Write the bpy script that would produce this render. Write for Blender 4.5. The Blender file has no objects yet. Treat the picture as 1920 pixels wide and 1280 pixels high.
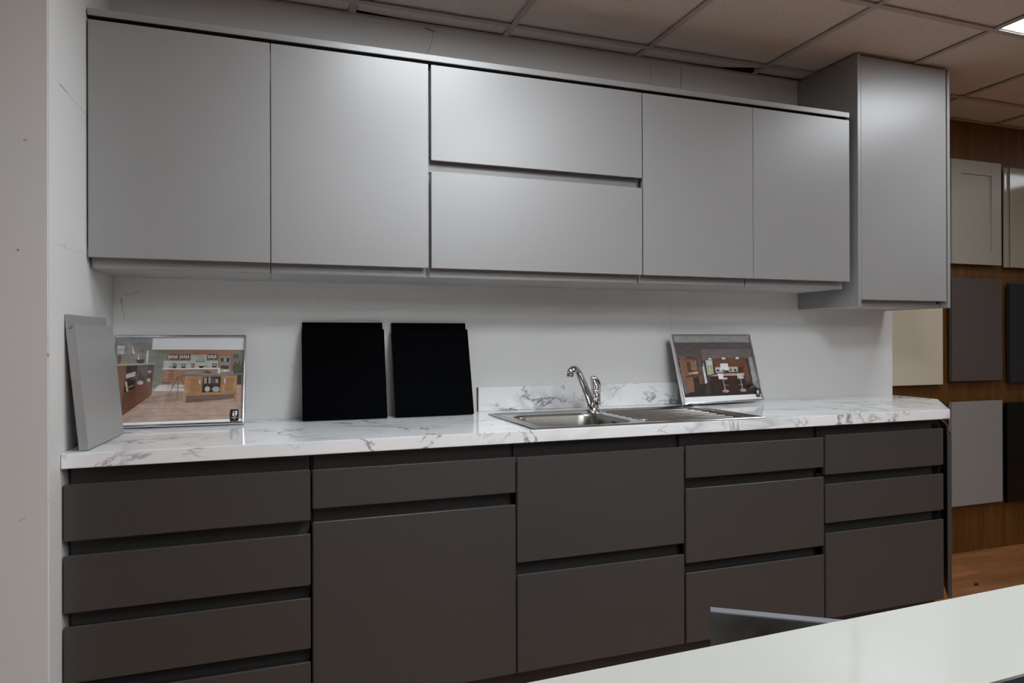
import bpy, bmesh, math, random
from mathutils import Vector, Matrix
random.seed(7)
S = bpy.context.scene
COL = S.collection
PI = math.pi

# ------------------------------------------------------------------ camera
cam_d = bpy.data.cameras.new('camera')
cam = bpy.data.objects.new('camera', cam_d)
COL.objects.link(cam)
yaw, pitch, roll = (math.radians(a) for a in (19.48, 0.108, -0.174))
R0 = Vector((math.cos(yaw), -math.sin(yaw), 0))
F0 = Vector((math.sin(yaw), math.cos(yaw), 0))
U0 = Vector((0, 0, 1))
Fv = F0*math.cos(pitch) + U0*math.sin(pitch)
Uv = U0*math.cos(pitch) - F0*math.sin(pitch)
R2 = R0*math.cos(roll) + Uv*math.sin(roll)
U2 = Uv*math.cos(roll) - R0*math.sin(roll)
M = Matrix((R2, U2, -Fv)).transposed().to_4x4()
M.translation = Vector((0.431, -1.989, 1.193))
cam.matrix_world = M
cam_d.sensor_width = 36
cam_d.lens = 1283/1920*36
cam_d.shift_y = -6.04/1920
cam_d.clip_start = 0.02
S.camera = cam
S.view_settings.view_transform = 'Standard'
S.view_settings.look = 'None'
S.view_settings.gamma = 1
S.view_settings.exposure = 0.17
S.view_settings.use_curve_mapping = False

# ------------------------------------------------------------------ materials
def lin(c):
    c /= 255
    return c/12.92 if c <= .04045 else ((c+.055)/1.055)**2.4

def rgb(r, g, b, k=1.0):
    return tuple(min(.92, lin(x)*k) for x in (r, g, b)) + (1,)

def new_mat(name):
    m = bpy.data.materials.new(name)
    m.use_nodes = True
    nt = m.node_tree
    return m, nt, nt.nodes['Principled BSDF']

def plain(name, col, rough=.5, metal=0, spec=.5, coat=0):
    m, nt, p = new_mat(name)
    p.inputs['Base Color'].default_value = col if len(col) == 4 else (*col, 1)
    p.inputs['Roughness'].default_value = rough
    p.inputs['Metallic'].default_value = metal
    p.inputs['Specular IOR Level'].default_value = spec
    p.inputs['Coat Weight'].default_value = coat
    p.inputs['Coat Roughness'].default_value = .05
    return m

class G:
    """small node-graph helper"""
    def __init__(s, nt):
        s.nt = nt
        s.n = nt.nodes
        s.tc = s.n.new('ShaderNodeTexCoord')
        s.obj = s.tc.outputs['Object']
    def link(s, a, b):
        s.nt.links.new(a, b)
    def put(s, sock, v):
        if isinstance(v, bpy.types.NodeSocket):
            s.link(v, sock)
        else:
            sock.default_value = v
    def math(s, op, a, b=0.0, c=0.0, clamp=False):
        n = s.n.new('ShaderNodeMath')
        n.operation = op
        n.use_clamp = clamp
        for i, v in enumerate((a, b, c)):
            s.put(n.inputs[i], v)
        return n.outputs[0]
    def vec(s, op, a, b=(0, 0, 0)):
        n = s.n.new('ShaderNodeVectorMath')
        n.operation = op
        s.put(n.inputs[0], a)
        if op == 'SCALE':
            s.put(n.inputs[3], b)
        else:
            s.put(n.inputs[1], b)
        return n.outputs[1] if op in ('DOT_PRODUCT', 'LENGTH', 'DISTANCE') else n.outputs[0]
    def mapping(s, scale, rot=(0, 0, 0), loc=(0, 0, 0), src=None):
        n = s.n.new('ShaderNodeMapping')
        s.link(src or s.obj, n.inputs[0])
        n.inputs['Scale'].default_value = scale
        n.inputs['Rotation'].default_value = rot
        n.inputs['Location'].default_value = loc
        return n.outputs[0]
    def noise(s, v, scale, detail=4, rough=.5, dist=0.0):
        n = s.n.new('ShaderNodeTexNoise')
        s.link(v, n.inputs['Vector'])
        n.inputs['Scale'].default_value = scale
        n.inputs['Detail'].default_value = detail
        n.inputs['Roughness'].default_value = rough
        n.inputs['Distortion'].default_value = dist
        return n.outputs['Fac']
    def ramp(s, f, stops):
        n = s.n.new('ShaderNodeValToRGB')
        s.link(f, n.inputs[0])
        el = n.color_ramp.elements
        while len(el) < len(stops):
            el.new(.5)
        for e, (p, c) in zip(el, stops):
            e.position = p
            e.color = c if len(c) == 4 else (*c, 1)
        return n.outputs[0]
    def mix(s, f, a, b):
        n = s.n.new('ShaderNodeMix')
        n.data_type = 'RGBA'
        s.put(n.inputs[0], f)
        s.put(n.inputs[6], a)
        s.put(n.inputs[7], b)
        return n.outputs[2]
    def bump(s, h, strength, dist=.001):
        n = s.n.new('ShaderNodeBump')
        s.link(h, n.inputs['Height'])
        n.inputs['Strength'].default_value = strength
        n.inputs['Distance'].default_value = dist
        return n.outputs[0]
    def seg(s, coord, a, b, w, soft=.0008):
        """mask along the segment a-b, half width w"""
        a, b = Vector(a), Vector(b)
        ba = b-a
        pa = s.vec('SUBTRACT', coord, tuple(a))
        h = s.math('MULTIPLY', s.vec('DOT_PRODUCT', pa, tuple(ba)), 1/max(1e-9, ba.dot(ba)), clamp=True)
        n = s.n.new('ShaderNodeVectorMath')
        n.operation = 'SCALE'
        n.inputs[0].default_value = tuple(ba)
        s.link(h, n.inputs[3])
        d = s.vec('DISTANCE', pa, n.outputs[0])
        return s.math('DIVIDE', s.math('SUBTRACT', w+soft, d), soft, clamp=True)

def painted_wall(name, col, segs=(), rough=.5, wobble=.0015):
    """matt white paint with roller texture and the cracks, joints and dents of the wall"""
    m, nt, p = new_mat(name)
    g = G(nt)
    n = g.noise(g.obj, 6, 3)
    c = g.mix(g.math('MULTIPLY', n, .12), col, (col[0]*.8, col[1]*.8, col[2]*.78, 1))
    nn = g.n.new('ShaderNodeTexNoise')
    nn.inputs['Scale'].default_value = 40
    g.link(g.obj, nn.inputs['Vector'])
    off = g.vec('SCALE', g.vec('SUBTRACT', nn.outputs['Color'], (.5, .5, .5)), wobble*4)
    co = g.vec('ADD', g.obj, off)
    for (a, b, w, dark) in segs:
        mk = g.seg(co, a, b, w)
        c = g.mix(g.math('MULTIPLY', mk, .8), c, dark)
    g.link(c, p.inputs['Base Color'])
    p.inputs['Roughness'].default_value = rough
    g.link(g.bump(g.noise(g.obj, 220, 2), .08), p.inputs['Normal'])
    return m

def marble(name, rough, seed=0.0):
    m, nt, p = new_mat(name)
    g = G(nt)
    co = g.mapping((1.0, 1.25, 1.5), (0, 0, .22), (seed, seed*.7, .3))
    base = g.mix(g.noise(co, 3.2, 3), (.90, .91, .91, 1), (.82, .83, .835, 1))
    def vein(scale, width, dist, lo, hi, off):
        c2 = g.mapping((1, 1, 1), (0, 0, .3*off), (off*3.1, off, off*.5), co)
        n = g.noise(c2, scale, 6, .58, dist)
        d = g.math('ABSOLUTE', g.math('SUBTRACT', n, .5))
        v = g.math('SUBTRACT', 1.0, g.math('DIVIDE', d, width, clamp=True))
        v = g.math('POWER', v, 1.6)
        pres = g.noise(c2, scale*1.7, 2)
        pr = g.n.new('ShaderNodeMapRange')
        g.link(pres, pr.inputs[0])
        pr.inputs[1].default_value = lo
        pr.inputs[2].default_value = hi
        return g.math('MULTIPLY', v, pr.outputs[0])
    c = g.mix(g.math('MULTIPLY', vein(1.6, .06, .8, .47, .60, 1.0), .55), base, (.36, .35, .36, 1))
    c = g.mix(g.math('MULTIPLY', vein(2.1, .024, 1.2, .44, .55, 2.3), .95), c, (.20, .185, .19, 1))
    c = g.mix(g.math('MULTIPLY', vein(4.2, .022, 1.0, .52, .62, 3.7), .75), c, (.22, .20, .21, 1))
    g.link(c, p.inputs['Base Color'])
    p.inputs['Roughness'].default_value = rough
    return m

def wood(name, c1, c2, c3, scale, rough=.45, planks=None):
    m, nt, p = new_mat(name)
    g = G(nt)
    co = g.mapping(scale)
    n1 = g.noise(co, 1.0, 6, .6, .4)
    n2 = g.noise(co, 6.0, 4, .6)
    f = g.math('ADD', g.math('MULTIPLY', n1, .7), g.math('MULTIPLY', n2, .3))
    c = g.ramp(f, [(.3, c1), (.5, c2), (.7, c3)])
    if planks:
        br = g.n.new('ShaderNodeTexBrick')
        g.link(g.mapping((1, 1, 1)), br.inputs['Vector'])
        br.inputs['Scale'].default_value = 1
        br.inputs['Brick Width'].default_value = planks[0]
        br.inputs['Row Height'].default_value = planks[1]
        br.inputs['Mortar Size'].default_value = .0012
        br.inputs['Color1'].default_value = (.72, .72, .72, 1)
        br.inputs['Color2'].default_value = (1.25, 1.2, 1.15, 1)
        br.inputs['Mortar'].default_value = (.45, .42, .4, 1)
        mm = g.n.new('ShaderNodeMix')
        mm.data_type = 'RGBA'
        mm.blend_type = 'MULTIPLY'
        mm.inputs[0].default_value = 1
        g.link(c, mm.inputs[6])
        g.link(br.outputs[0], mm.inputs[7])
        c = mm.outputs[2]
    g.link(c, p.inputs['Base Color'])
    p.inputs['Roughness'].default_value = rough
    return m

def ceiling_tile_mat():
    m, nt, p = new_mat('mineral_fibre')
    g = G(nt)
    sp = g.noise(g.obj, 150, 3, .65)
    f = g.ramp(sp, [(.34, (0, 0, 0, 1)), (.42, (1, 1, 1, 1))])
    big = g.noise(g.obj, 2.0, 2)
    c0 = g.mix(big, (.64, .595, .55, 1), (.72, .675, .625, 1))
    c = g.mix(f, (.36, .32, .28, 1), c0)
    g.link(c, p.inputs['Base Color'])
    p.inputs['Roughness'].default_value = .9
    g.link(g.bump(sp, .3, .002), p.inputs['Normal'])
    return m

def slate_mat():
    m, nt, p = new_mat('slate_effect')
    g = G(nt)
    n = g.noise(g.obj, 9, 6, .6, .3)
    c = g.ramp(n, [(.3, (.010, .010, .010, 1)), (.5, (.034, .036, .037, 1)), (.75, (.06, .061, .063, 1))])
    g.link(c, p.inputs['Base Color'])
    p.inputs['Roughness'].default_value = .5
    return m

def steel_mat(name, rough, col=(.40, .385, .36, 1), sc=(4, 300, 300)):
    m, nt, p = new_mat(name)
    g = G(nt)
    n = g.noise(g.mapping(sc), 1, 2)
    r = g.n.new('ShaderNodeMapRange')
    g.link(n, r.inputs[0])
    r.inputs[3].default_value = rough*.8
    r.inputs[4].default_value = rough*1.25
    g.link(r.outputs[0], p.inputs['Roughness'])
    p.inputs['Base Color'].default_value = col
    p.inputs['Metallic'].default_value = 1
    return m

def glass_mat():
    m = bpy.data.materials.new('picture_glass')
    m.use_nodes = True
    nt = m.node_tree
    nt.nodes.clear()
    o = nt.nodes.new('ShaderNodeOutputMaterial')
    mx = nt.nodes.new('ShaderNodeMixShader')
    tr = nt.nodes.new('ShaderNodeBsdfTransparent')
    gl = nt.nodes.new('ShaderNodeBsdfGlossy')
    gl.inputs['Roughness'].default_value = .02
    g = G(nt)
    fr = nt.nodes.new('ShaderNodeLayerWeight')
    fr.inputs['Blend'].default_value = .5
    sch = g.math('ADD', g.math('MULTIPLY', g.math('POWER', fr.outputs['Facing'], 5.0), .96), .04)
    nt.links.new(sch, mx.inputs[0])
    nt.links.new(tr.outputs[0], mx.inputs[1])
    nt.links.new(gl.outputs[0], mx.inputs[2])
    nt.links.new(mx.outputs[0], o.inputs[0])
    return m

def emit(name, col, strength):
    m = bpy.data.materials.new(name)
    m.use_nodes = True
    nt = m.node_tree
    p = nt.nodes['Principled BSDF']
    p.inputs['Base Color'].default_value = (.8, .8, .8, 1)
    p.inputs['Emission Color'].default_value = (*col, 1)
    p.inputs['Emission Strength'].default_value = strength
    return m

CRK = (.30, .27, .25, 1)
RUST = (.22, .14, .09, 1)
xl = -.064
PAINT = (.71, .705, .69, 1)
m_side = painted_wall('side_wall_paint', PAINT, [
    ((xl, -.062, 1.837), (xl, .02, 1.836), .0004, (.5, .48, .46, 1)),
    ((xl, .0, 1.836), (xl, .06, 1.837), .0014, RUST),
    ((xl, .06, 1.837), (xl, .262, 1.841), .0006, CRK),
    ((xl, -.05, 1.430), (xl, .262, 1.437), .0004, (.5, .49, .48, 1)),
    ((xl, .03, 1.436), (xl, .045, 1.440), .0012, RUST),
    ((xl, .05, 1.432), (xl, .055, 1.437), .001, RUST),
    ((-.1265, -.09, 1.407), (-.1262, -.09, 1.407), .002, (.03, .03, .03, 1)),
    ((-.1134, -.09, 1.665), (-.108, -.09, 1.667), .0014, (.3, .27, .18, 1)),
    ((-.122, -.09, 1.660), (-.1215, -.09, 1.661), .0008, (.3, .27, .2, 1)),
    ((-.1285, -.09, .770), (-.1094, -.09, .778), .0005, (.45, .33, .27, 1)),
    ((-.0655, -.0885, 1.155), (-.0655, -.0885, 1.162), .002, (.45, .22, .1, 1)),
    ((-.0655, -.0885, .785), (-.0655, -.0885, .83), .001, (.45, .28, .18, 1)),
    ((-.0655, -.0885, 1.19), (-.0655, -.0885, 1.20), .001, (.4, .25, .18, 1)),
])
yw = .6045
m_back = painted_wall('kitchen_wall_paint', PAINT, [
    ((1.028, yw, 2.385), (1.022, yw, 2.34), .0010, CRK),
    ((1.022, yw, 2.34), (1.010, yw, 2.308), .0010, CRK),
    ((1.010, yw, 2.308), (1.008, yw, 2.12), .0008, CRK),
    ((.998, yw, 2.392), (1.035, yw, 2.385), .0022, (.2, .17, .15, 1)),
    ((1.9875, yw, 2.40), (1.987, yw, 2.14), .0009, CRK),
    ((2.143, yw, 2.40), (2.143, yw, 2.14), .0009, CRK),
    ((2.143, yw, 2.36), (2.143, yw, 2.30), .0013, RUST),
    ((-.0366, yw, 1.333), (-.037, yw, 1.318), .0022, (.33, .28, .26, 1)),
    ((-.037, yw, 1.315), (-.027, yw, 1.258), .0006, CRK),
    ((-.03, yw, 1.345), (.015, yw, 1.357), .0007, CRK),
    ((2.09, yw, 1.40), (2.09, yw, 1.0), .0005, (.52, .52, .51, 1)),
    ((.60, yw, 1.40), (.60, yw, 1.28), .0004, (.55, .55, .54, 1)),
    ((2.80, yw, 1.26), (2.803, yw, 1.262), .001, CRK),
    ((3.20, yw, 1.24), (3.203, yw, 1.243), .002, (.5, .5, .5, 1)),
    ((.42, yw, 1.245), (.52, yw, 1.25), .0005, (.5, .5, .49, 1)),
    ((.505, yw, 1.10), (.51, yw, 1.102), .0012, CRK),
])
m_room = plain('room_paint', (.22, .20, .175), .7)
m_light = plain('light_grey_satin', (.28, .275, .27), .38, spec=1.0)
m_carc = plain('light_grey_board', (.40, .40, .395), .5)
m_dark = plain('dark_grey_satin', (.053, .0495, .047), .36, spec=.42)
m_darkc = plain('dark_grey_board', (.03, .03, .031), .5)
m_black = plain('near_black_satin', (.0008, .0010, .0016), .5, spec=.012)
m_black2 = plain('black_gloss', (.003, .003, .0033), .08, spec=.4)
m_void = plain('ceiling_void', (.01, .009, .008), .9)
m_raw = plain('raw_chipboard', (.09, .06, .035), .9)
m_rawshade = plain('shaded_raw_board', (.022, .015, .009), .9)  # raw board colour darkened to paint shade into the cornice gap
m_brownedge = plain('brown_edge', (.12, .075, .04), .7)
m_marble = marble('marble_laminate', .10)
m_marble2 = marble('marble_upstand', .22, 1.9)
m_woodwall = wood('oak_wall_panel', (.055, .02, .003, 1), (.11, .043, .005, 1), (.17, .074, .010, 1), (22, 22, 1.2), .42)
m_floor = wood('oak_floor', (.22, .085, .028, 1), (.35, .15, .058, 1), (.47, .23, .10, 1), (2.2, 16, 1), .35, (1.1, .125))
m_tile = ceiling_tile_mat()
m_bar = plain('grid_white', (.44, .41, .385), .6)
m_slate = slate_mat()
m_slate_edge = plain('pale_grey_edge', (.15, .155, .17), .4)
m_steel = steel_mat('brushed_steel', .20)
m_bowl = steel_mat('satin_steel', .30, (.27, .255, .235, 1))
m_chrome = plain('chrome', (.72, .72, .73), .06, 1)
m_frame = plain('polished_aluminium', (.78, .77, .79), .16, 1)
m_glass = glass_mat()
m_white_gloss = plain('white_gloss_top', (.37, .365, .335), .07, spec=.5)
m_white_matt = plain('white_board', (.70, .70, .68), .4)
m_hob = plain('black_glass', (.01, .011, .012), .05)
PC = (.89, .95, 1.0)
POWER = {(-1, 2): 11.5, (0, 4): 34, (-1, 6): 21, (1, 8): 42, (3, 2): 11, (3, 6): 3, (7, 2): 4, (8, 6): 12, (-1, 10): 4, (3, 10): 4, (7, 10): 3}
m_panel = {}
for kk, vv in POWER.items():
    if vv not in m_panel:
        m_panel[vv] = emit('light_diffuser', PC, vv)
m_trim = plain('light_trim', (.75, .75, .75), .5)
m_ss = {
    'cream': plain('cream_paint', (.36, .34, .28), .35),
    'creamgloss': plain('cream_gloss', (.37, .34, .27), .08),
    'beige': plain('beige_gloss', (.60, .545, .42), .12),
    'taupe': plain('taupe_gloss', (.092, .076, .070), .09),
    'anthracite': plain('anthracite_gloss', (.022, .024, .026), .12),
    'greygloss': plain('pale_grey_gloss', (.28, .266, .256), .16),
    'blackgloss': m_black2,
    'edge': plain('sample_edge', (.24, .20, .16), .6),
}

# ------------------------------------------------------------------ mesh builder
class MB:
    def __init__(s):
        s.bm = bmesh.new()
    def face(s, pts, mi=0):
        f = s.bm.faces.new([s.bm.verts.new(p) for p in pts])
        f.material_index = mi
        return f
    def box(s, x0, x1, y0, y1, z0, z1, mi=0):
        return s.prism([(x0, y0), (x1, y0), (x1, y1), (x0, y1)], 'z', z0, z1, mi)
    def prism(s, poly, axis, a, b, mi=0):
        def P(p, t):
            if axis == 'z':
                return (p[0], p[1], t)
            if axis == 'x':
                return (t, p[0], p[1])
            return (p[0], t, p[1])
        v0 = [s.bm.verts.new(P(p, a)) for p in poly]
        v1 = [s.bm.verts.new(P(p, b)) for p in poly]
        n = len(poly)
        fs = [s.bm.faces.new(v0[::-1]), s.bm.faces.new(v1)]
        for i in range(n):
            fs.append(s.bm.faces.new((v0[i], v0[(i+1) % n], v1[(i+1) % n], v1[i])))
        for f in fs:
            f.material_index = mi
        return s
    def loft(s, loops, cap0=False, cap1=False, mi=0):
        L = [[s.bm.verts.new(p) for p in lp] for lp in loops]
        n = len(L[0])
        for a, b in zip(L, L[1:]):
            for i in range(n):
                f = s.bm.faces.new((a[i], a[(i+1) % n], b[(i+1) % n], b[i]))
                f.material_index = mi
                f.smooth = True
        if cap0:
            s.bm.faces.new(L[0][::-1]).material_index = mi
        if cap1:
            s.bm.faces.new(L[-1]).material_index = mi
        return L
    def tube(s, pts, radii, n=20, flat=1.0, mi=0, cap=True):
        pts = [Vector(p) for p in pts]
        loops = []
        up = Vector((0, 0, 1))
        prev = None
        for i, p in enumerate(pts):
            t = (pts[min(i+1, len(pts)-1)] - pts[max(i-1, 0)]).normalized()
            a = prev if prev is not None else (Vector((1, 0, 0)) if abs(t.z) > .9 else up)
            a = (a - t*a.dot(t)).normalized()
            b = t.cross(a)
            prev = a
            r = radii[i] if not isinstance(radii, (int, float)) else radii
            loops.append([p + a*math.cos(2*PI*k/n)*r + b*math.sin(2*PI*k/n)*r*flat for k in range(n)])
        s.loft(loops, cap, cap, mi)
        return s
    def lathe(s, c, prof, n=32, mi=0):
        loops = [[(c[0]+r*math.cos(2*PI*k/n), c[1]+r*math.sin(2*PI*k/n), c[2]+z) for k in range(n)] for r, z in prof]
        s.loft(loops, True, True, mi)
        return s
    def build(s, name, mats, parent=None, bevel=0.0, seg=2, local=False, shade=False):
        bm = s.bm
        bmesh.ops.recalc_face_normals(bm, faces=bm.faces[:])
        if bevel:
            es = [e for e in bm.edges if len(e.link_faces) == 2 and e.calc_face_angle(0) > .6]
            bmesh.ops.bevel(bm, geom=es, offset=bevel, segments=seg, affect='EDGES', clamp_overlap=True)
        if shade:
            for f in bm.faces:
                f.smooth = True
            for e in bm.edges:
                if len(e.link_faces) == 2 and e.calc_face_angle(0) > .7:
                    e.smooth = False
        me = bpy.data.meshes.new(name)
        if parent is not None and not local:
            base = Vector((0, 0, 0))
            q = parent
            while q is not None:
                base += q.location
                q = q.parent
            bmesh.ops.translate(bm, verts=bm.verts[:], vec=-base)
        bm.to_mesh(me)
        bm.free()
        for m in (mats if isinstance(mats, (list, tuple)) else [mats]):
            me.materials.append(m)
        o = bpy.data.objects.new(name, me)
        COL.objects.link(o)
        if parent is not None:
            o.parent = parent
        return o

def tag(o, label, cat, group=None, kind=None):
    o['label'] = label
    o['category'] = cat
    if group:
        o['group'] = group
    if kind:
        o['kind'] = kind
    return o

def thing(name, label, cat, loc=(0, 0, 0), group=None, mat=None):
    o = bpy.data.objects.new(name, None)
    COL.objects.link(o)
    if mat is not None:
        o.matrix_world = mat
    else:
        o.location = loc
    o.empty_display_size = .05
    return tag(o, label, cat, group)

def struct(o, label=None):
    o['kind'] = 'structure'
    if label:
        o['label'] = label
    return o

# ------------------------------------------------------------------ the room
ZC = 2.404
struct(MB().box(-3.2, 7.5, -6.0, .95, -.1, 0).build('floor', m_floor), 'orange brown oak plank floor')
struct(MB().box(xl+.0005, 3.3665, yw, .768, 0, 2.412).build('wall_back', m_back), 'white painted wall behind the kitchen units')
struct(MB().box(-3.2, xl, -.09, .768, 0, 2.66).build('wall_left', m_side, bevel=.003), 'white side wall ending in front of the worktop')
struct(MB().box(3.0, 7.5, .7685, .95, 0, 2.66).build('wall_far', m_woodwall), 'dark oak panelled wall carrying the sample doors')
struct(MB().box(7.5, 7.6, -6, .95, 0, 2.66).build('wall_right', m_room))
struct(MB().box(-3.3, -3.2, -6, .95, 0, 2.66).build('wall_side', m_room))
struct(MB().box(-3.3, 7.6, -6.1, -6, 0, 2.66).build('wall_rear', m_room))

# suspended ceiling: tiles lie a little above the exposed bars
TX, TY, P6 = 1.321, .503, .6
xs = [TX + P6*k for k in range(-8, 11)]
P6Y = .5855
ys = [TY - P6Y*k for k in range(0, 11)]
LIGHTS = [(-1, 2), (3, 2), (7, 2), (0, 4), (-1, 6), (3, 6), (8, 6), (1, 8), (-1, 10), (3, 10), (7, 10)]
tm, bars = MB(), MB()
zt = ZC+.009
for i in range(len(xs)-1):
    k = i-8
    for j in range(len(ys)):
        x0, x1 = xs[i]+.001, xs[i+1]-.001
        if j == 0:
            y0, y1, y1b = ys[0], yw-.001, yw-.001
            if x1 > 3.4:
                y1 = y1b = .766
        else:
            y0, y1 = ys[j], ys[j-1]
            y1b = y1
        if (k, j) in LIGHTS:
            continue
        if j == 0 and k == 1:       # this cut strip has slipped: a dark gap opens along the wall
            tm.prism([(x0, y0+.001), (x1, y0+.001), (x1, y0+.034), (x0+.42, yw-.012), (x0+.2, yw-.001), (x0, yw-.001)], 'z', zt, zt+.015)
        elif j == 0 and k == -1:
            tm.prism([(x0, y0+.001), (x1, y0+.001), (x1, yw-.002), (x0+.2, yw-.004), (x0, yw-.022)], 'z', zt, zt+.015)
        elif j == 0 and k == 2:
            tm.prism([(x0, y0+.001), (x1, y0+.001), (x1, yw-.006), (x0, yw-.012)], 'z', zt, zt+.015)
        else:
            tm.box(x0, x1, y0+.001, y1-.001, zt, zt+.015)
ceil = struct(tm.build('ceiling', m_tile), 'speckled mineral fibre ceiling tiles')
struct(MB().box(-3.3, 7.6, -6.1, .95, 2.66, 2.72).build('shade_board_1', m_void))  # unseen dark slab added over the tiles; shuts out light, keeps gaps dark
struct(MB().box(xl+.0005, 3.3665, yw, .768, 2.4121, 2.66).build('shade_board_2', m_void))  # dark board added above the wall so the slipped tile's gap looks shaded
for x in xs:
    top = yw-.001 if x < 3.37 else .766
    bars.box(x-.012, x+.012, -5.98, top, ZC, ZC+.0035)
for y in ys:
    bars.box(-3.19, 7.49, y-.012, y+.012, ZC-.0006, ZC+.0029)
bars.box(xl+.001, 3.366, yw-.012, yw-.0005, ZC-.001, ZC+.0025)
bars.box(3.372, 7.49, .754, .7675, ZC-.001, ZC+.0025)
bars.build('ceiling_grid', m_bar, ceil)
lab = {(-1, 2): 'lit square ceiling panel in front of the second grey wall cabinet',
       (3, 2): 'lit square ceiling panel at the top right, beyond the end cabinet',
       (7, 2): 'lit square ceiling panel before the far end of the oak wall',
       (0, 4): 'lit square ceiling panel straight above the far edge of the white island',
       (-1, 6): 'lit square ceiling panel behind the white island, second row from kitchen wall',
       (3, 6): 'lit square ceiling panel right of the island, second row from kitchen wall',
       (8, 6): 'lit square ceiling panel near the right hand wall, second row from kitchen wall',
       (1, 8): 'lit square ceiling panel alone in the third row, behind the white island',
       (-1, 10): 'lit square ceiling panel in the rear row behind the white island',
       (3, 10): 'lit square ceiling panel in the rear row, middle of its row of three',
       (7, 10): 'lit square ceiling panel in the rear right corner of the room'}
for k, j in LIGHTS:
    x0, x1, y0, y1 = TX+P6*k+.0125, TX+P6*(k+1)-.0125, TY-P6Y*j+.0125, TY-P6Y*(j-1)-.0125
    t = thing('ceiling_light', lab[(k, j)], 'ceiling light', ((x0+x1)/2, (y0+y1)/2, ZC+.004), 'square panel lights in the ceiling')
    f = MB()
    for a in ((x0, x1, y0, y0+.006), (x0, x1, y1-.006, y1), (x0, x0+.006, y0+.0065, y1-.0065), (x1-.006, x1, y0+.0065, y1-.0065)):
        f.box(*a, ZC+.004, ZC+.012)
    f.build('light_frame', m_trim, t)
    MB().box(x0+.001, x1-.001, y0+.001, y1-.001, ZC+.0125, ZC+.07).build('blocking_box', m_void, t)  # added unseen box; stops the diffuser lighting the space above the tiles
    MB().box(x0+.0065, x1-.0065, y0+.0065, y1-.0065, ZC+.005, ZC+.010).build('diffuser', m_panel[POWER[(k, j)]], t)

# ------------------------------------------------------------------ handleless fronts
LIPD = .034
TH = .042
def front(parent, name, x0, x1, yf, z0, z1, lip, mat, bev=.0012, lx=(0, 0), LIPD=LIPD, TH=TH):
    """door or drawer front with a scooped finger pull; lip > z1: pull on top, lip < z0: pull below"""
    mb = MB()
    if lip > z1:
        pr = [(yf, z0), (yf, z1), (yf+.0075, z1), (yf+.0100, z1-.016), (yf+TH, z1-.016), (yf+TH, z1-.021), (yf+.0215, z1-.021), (yf+.0215, z0)]
        lp = (z1-.0158, lip)
    else:
        pr = [(yf, z1), (yf, z0), (yf+.0045, z0), (yf+.0070, z0+.016), (yf+TH, z0+.016), (yf+TH, z0+.021), (yf+.0215, z0+.021), (yf+.0215, z1)]
        lp = (lip, z0+.0158)
    mb.prism(pr, 'x', x0, x1)
    d = mb.build(name, mat, parent, bevel=bev, seg=3)
    l = MB()
    l.box(x0+lx[0], x1-lx[1], yf+LIPD, yf+TH, *lp)
    l.build('finger_pull', mat, d, bevel=.001)
    return d

def carcass(parent, x0, x1, y0, y1, z0, z1, mat, name='carcass', t=.016, top=True):
    mb = MB()
    mb.box(x0, x0+t, y0, y1, z0, z1)
    mb.box(x1-t, x1, y0, y1, z0, z1)
    mb.box(x0+t, x1-t, y0, y1, z0, z0+t)
    if top:
        mb.box(x0+t, x1-t, y0, y1, z1-t, z1)
    mb.box(x0+t, x1-t, y1-.008, y1, z0+t, z1-t)
    return mb.build(name, mat, parent)

# base units ---------------------------------------------------------------
YB = .0087
zA, zB = .157, .8715
BX = [-.0605, .537, .5425, 1.1485, 1.153, 1.757, 1.7635, 2.3575, 2.3645, 2.960]
units = [
    ('dark grey base cabinet of four drawers beside the white side wall',
     [('drawer', .687, .831, .869), ('drawer', .506, .651, .684), ('drawer', .329, .472, .503), ('drawer', zA, .293, .326)]),
    ('dark grey base cabinet with one shallow drawer above a tall door',
     [('drawer', .718, .829, .869), ('door', zA, .682, .715)]),
    ('dark grey base cabinet with two equally deep fronts under the sink bowl',
     [('drawer', .499, .827, .869), ('drawer', zA, .4625, .496)]),
    ('dark grey base cabinet with a shallow drawer above two deep drawers under the drainer',
     [('drawer', .718, .829, .869), ('drawer', .429, .684, .715), ('drawer', zA, .397, .426)]),
    ('dark grey base cabinet with two shallow drawers above a deep one, rightmost in the run',
     [('drawer', .689, .836, .869), ('drawer', .510, .655, .686), ('drawer', zA, .474, .507)]),
]
for i, (lb, fr) in enumerate(units):
    x0, x1 = BX[2*i], BX[2*i+1]
    t = thing('base_cabinet', lb, 'cabinet', ((x0+x1)/2, YB, .15), 'dark grey base cabinets under the worktop')
    carcass(t, x0-.0005, x1+.0005 if i < 4 else x1+.008, YB+.062, .585, .1515, zB, m_darkc, top=(i not in (2, 3)))
    for (nm, z0, z1, lp) in fr:
        front(t, nm, x0, x1, YB, z0, z1, lp, m_dark, bev=.0030, lx=(.006, 0), LIPD=.052, TH=.060)
# angled end of the run
ax0, ay0, ax1, ay1 = 2.984, .012, 3.335, .345
t = thing('end_cabinet', 'dark grey angled cabinet closing the right end of the base units', 'cabinet', (3.1, .3, .15))
MB().prism([(2.9715, .04), (3.0, .055), (3.305, .345), (3.30, .585), (2.9715, .585)], 'z', .1515, zB-.03).build('carcass', m_darkc, t)
ev = Vector((ax1-ax0, ay1-ay0, 0)).normalized()
nv = Vector((ev.y, -ev.x, 0))
def ang(a, b, c):          # along, outwards, z
    q = Vector((ax0, ay0, 0)) + ev*a + nv*b
    return (q.x, q.y, c)
def angbox(mb, a0, a1, prof):
    lo = [ang(a0, b, c) for b, c in prof]
    hi = [ang(a1, b, c) for b, c in prof]
    mb.loft([lo, hi], True, True)
    for f in mb.bm.faces:
        f.smooth = False
L_ = (Vector((ax1, ay1, 0))-Vector((ax0, ay0, 0))).length
mb = MB()
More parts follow.
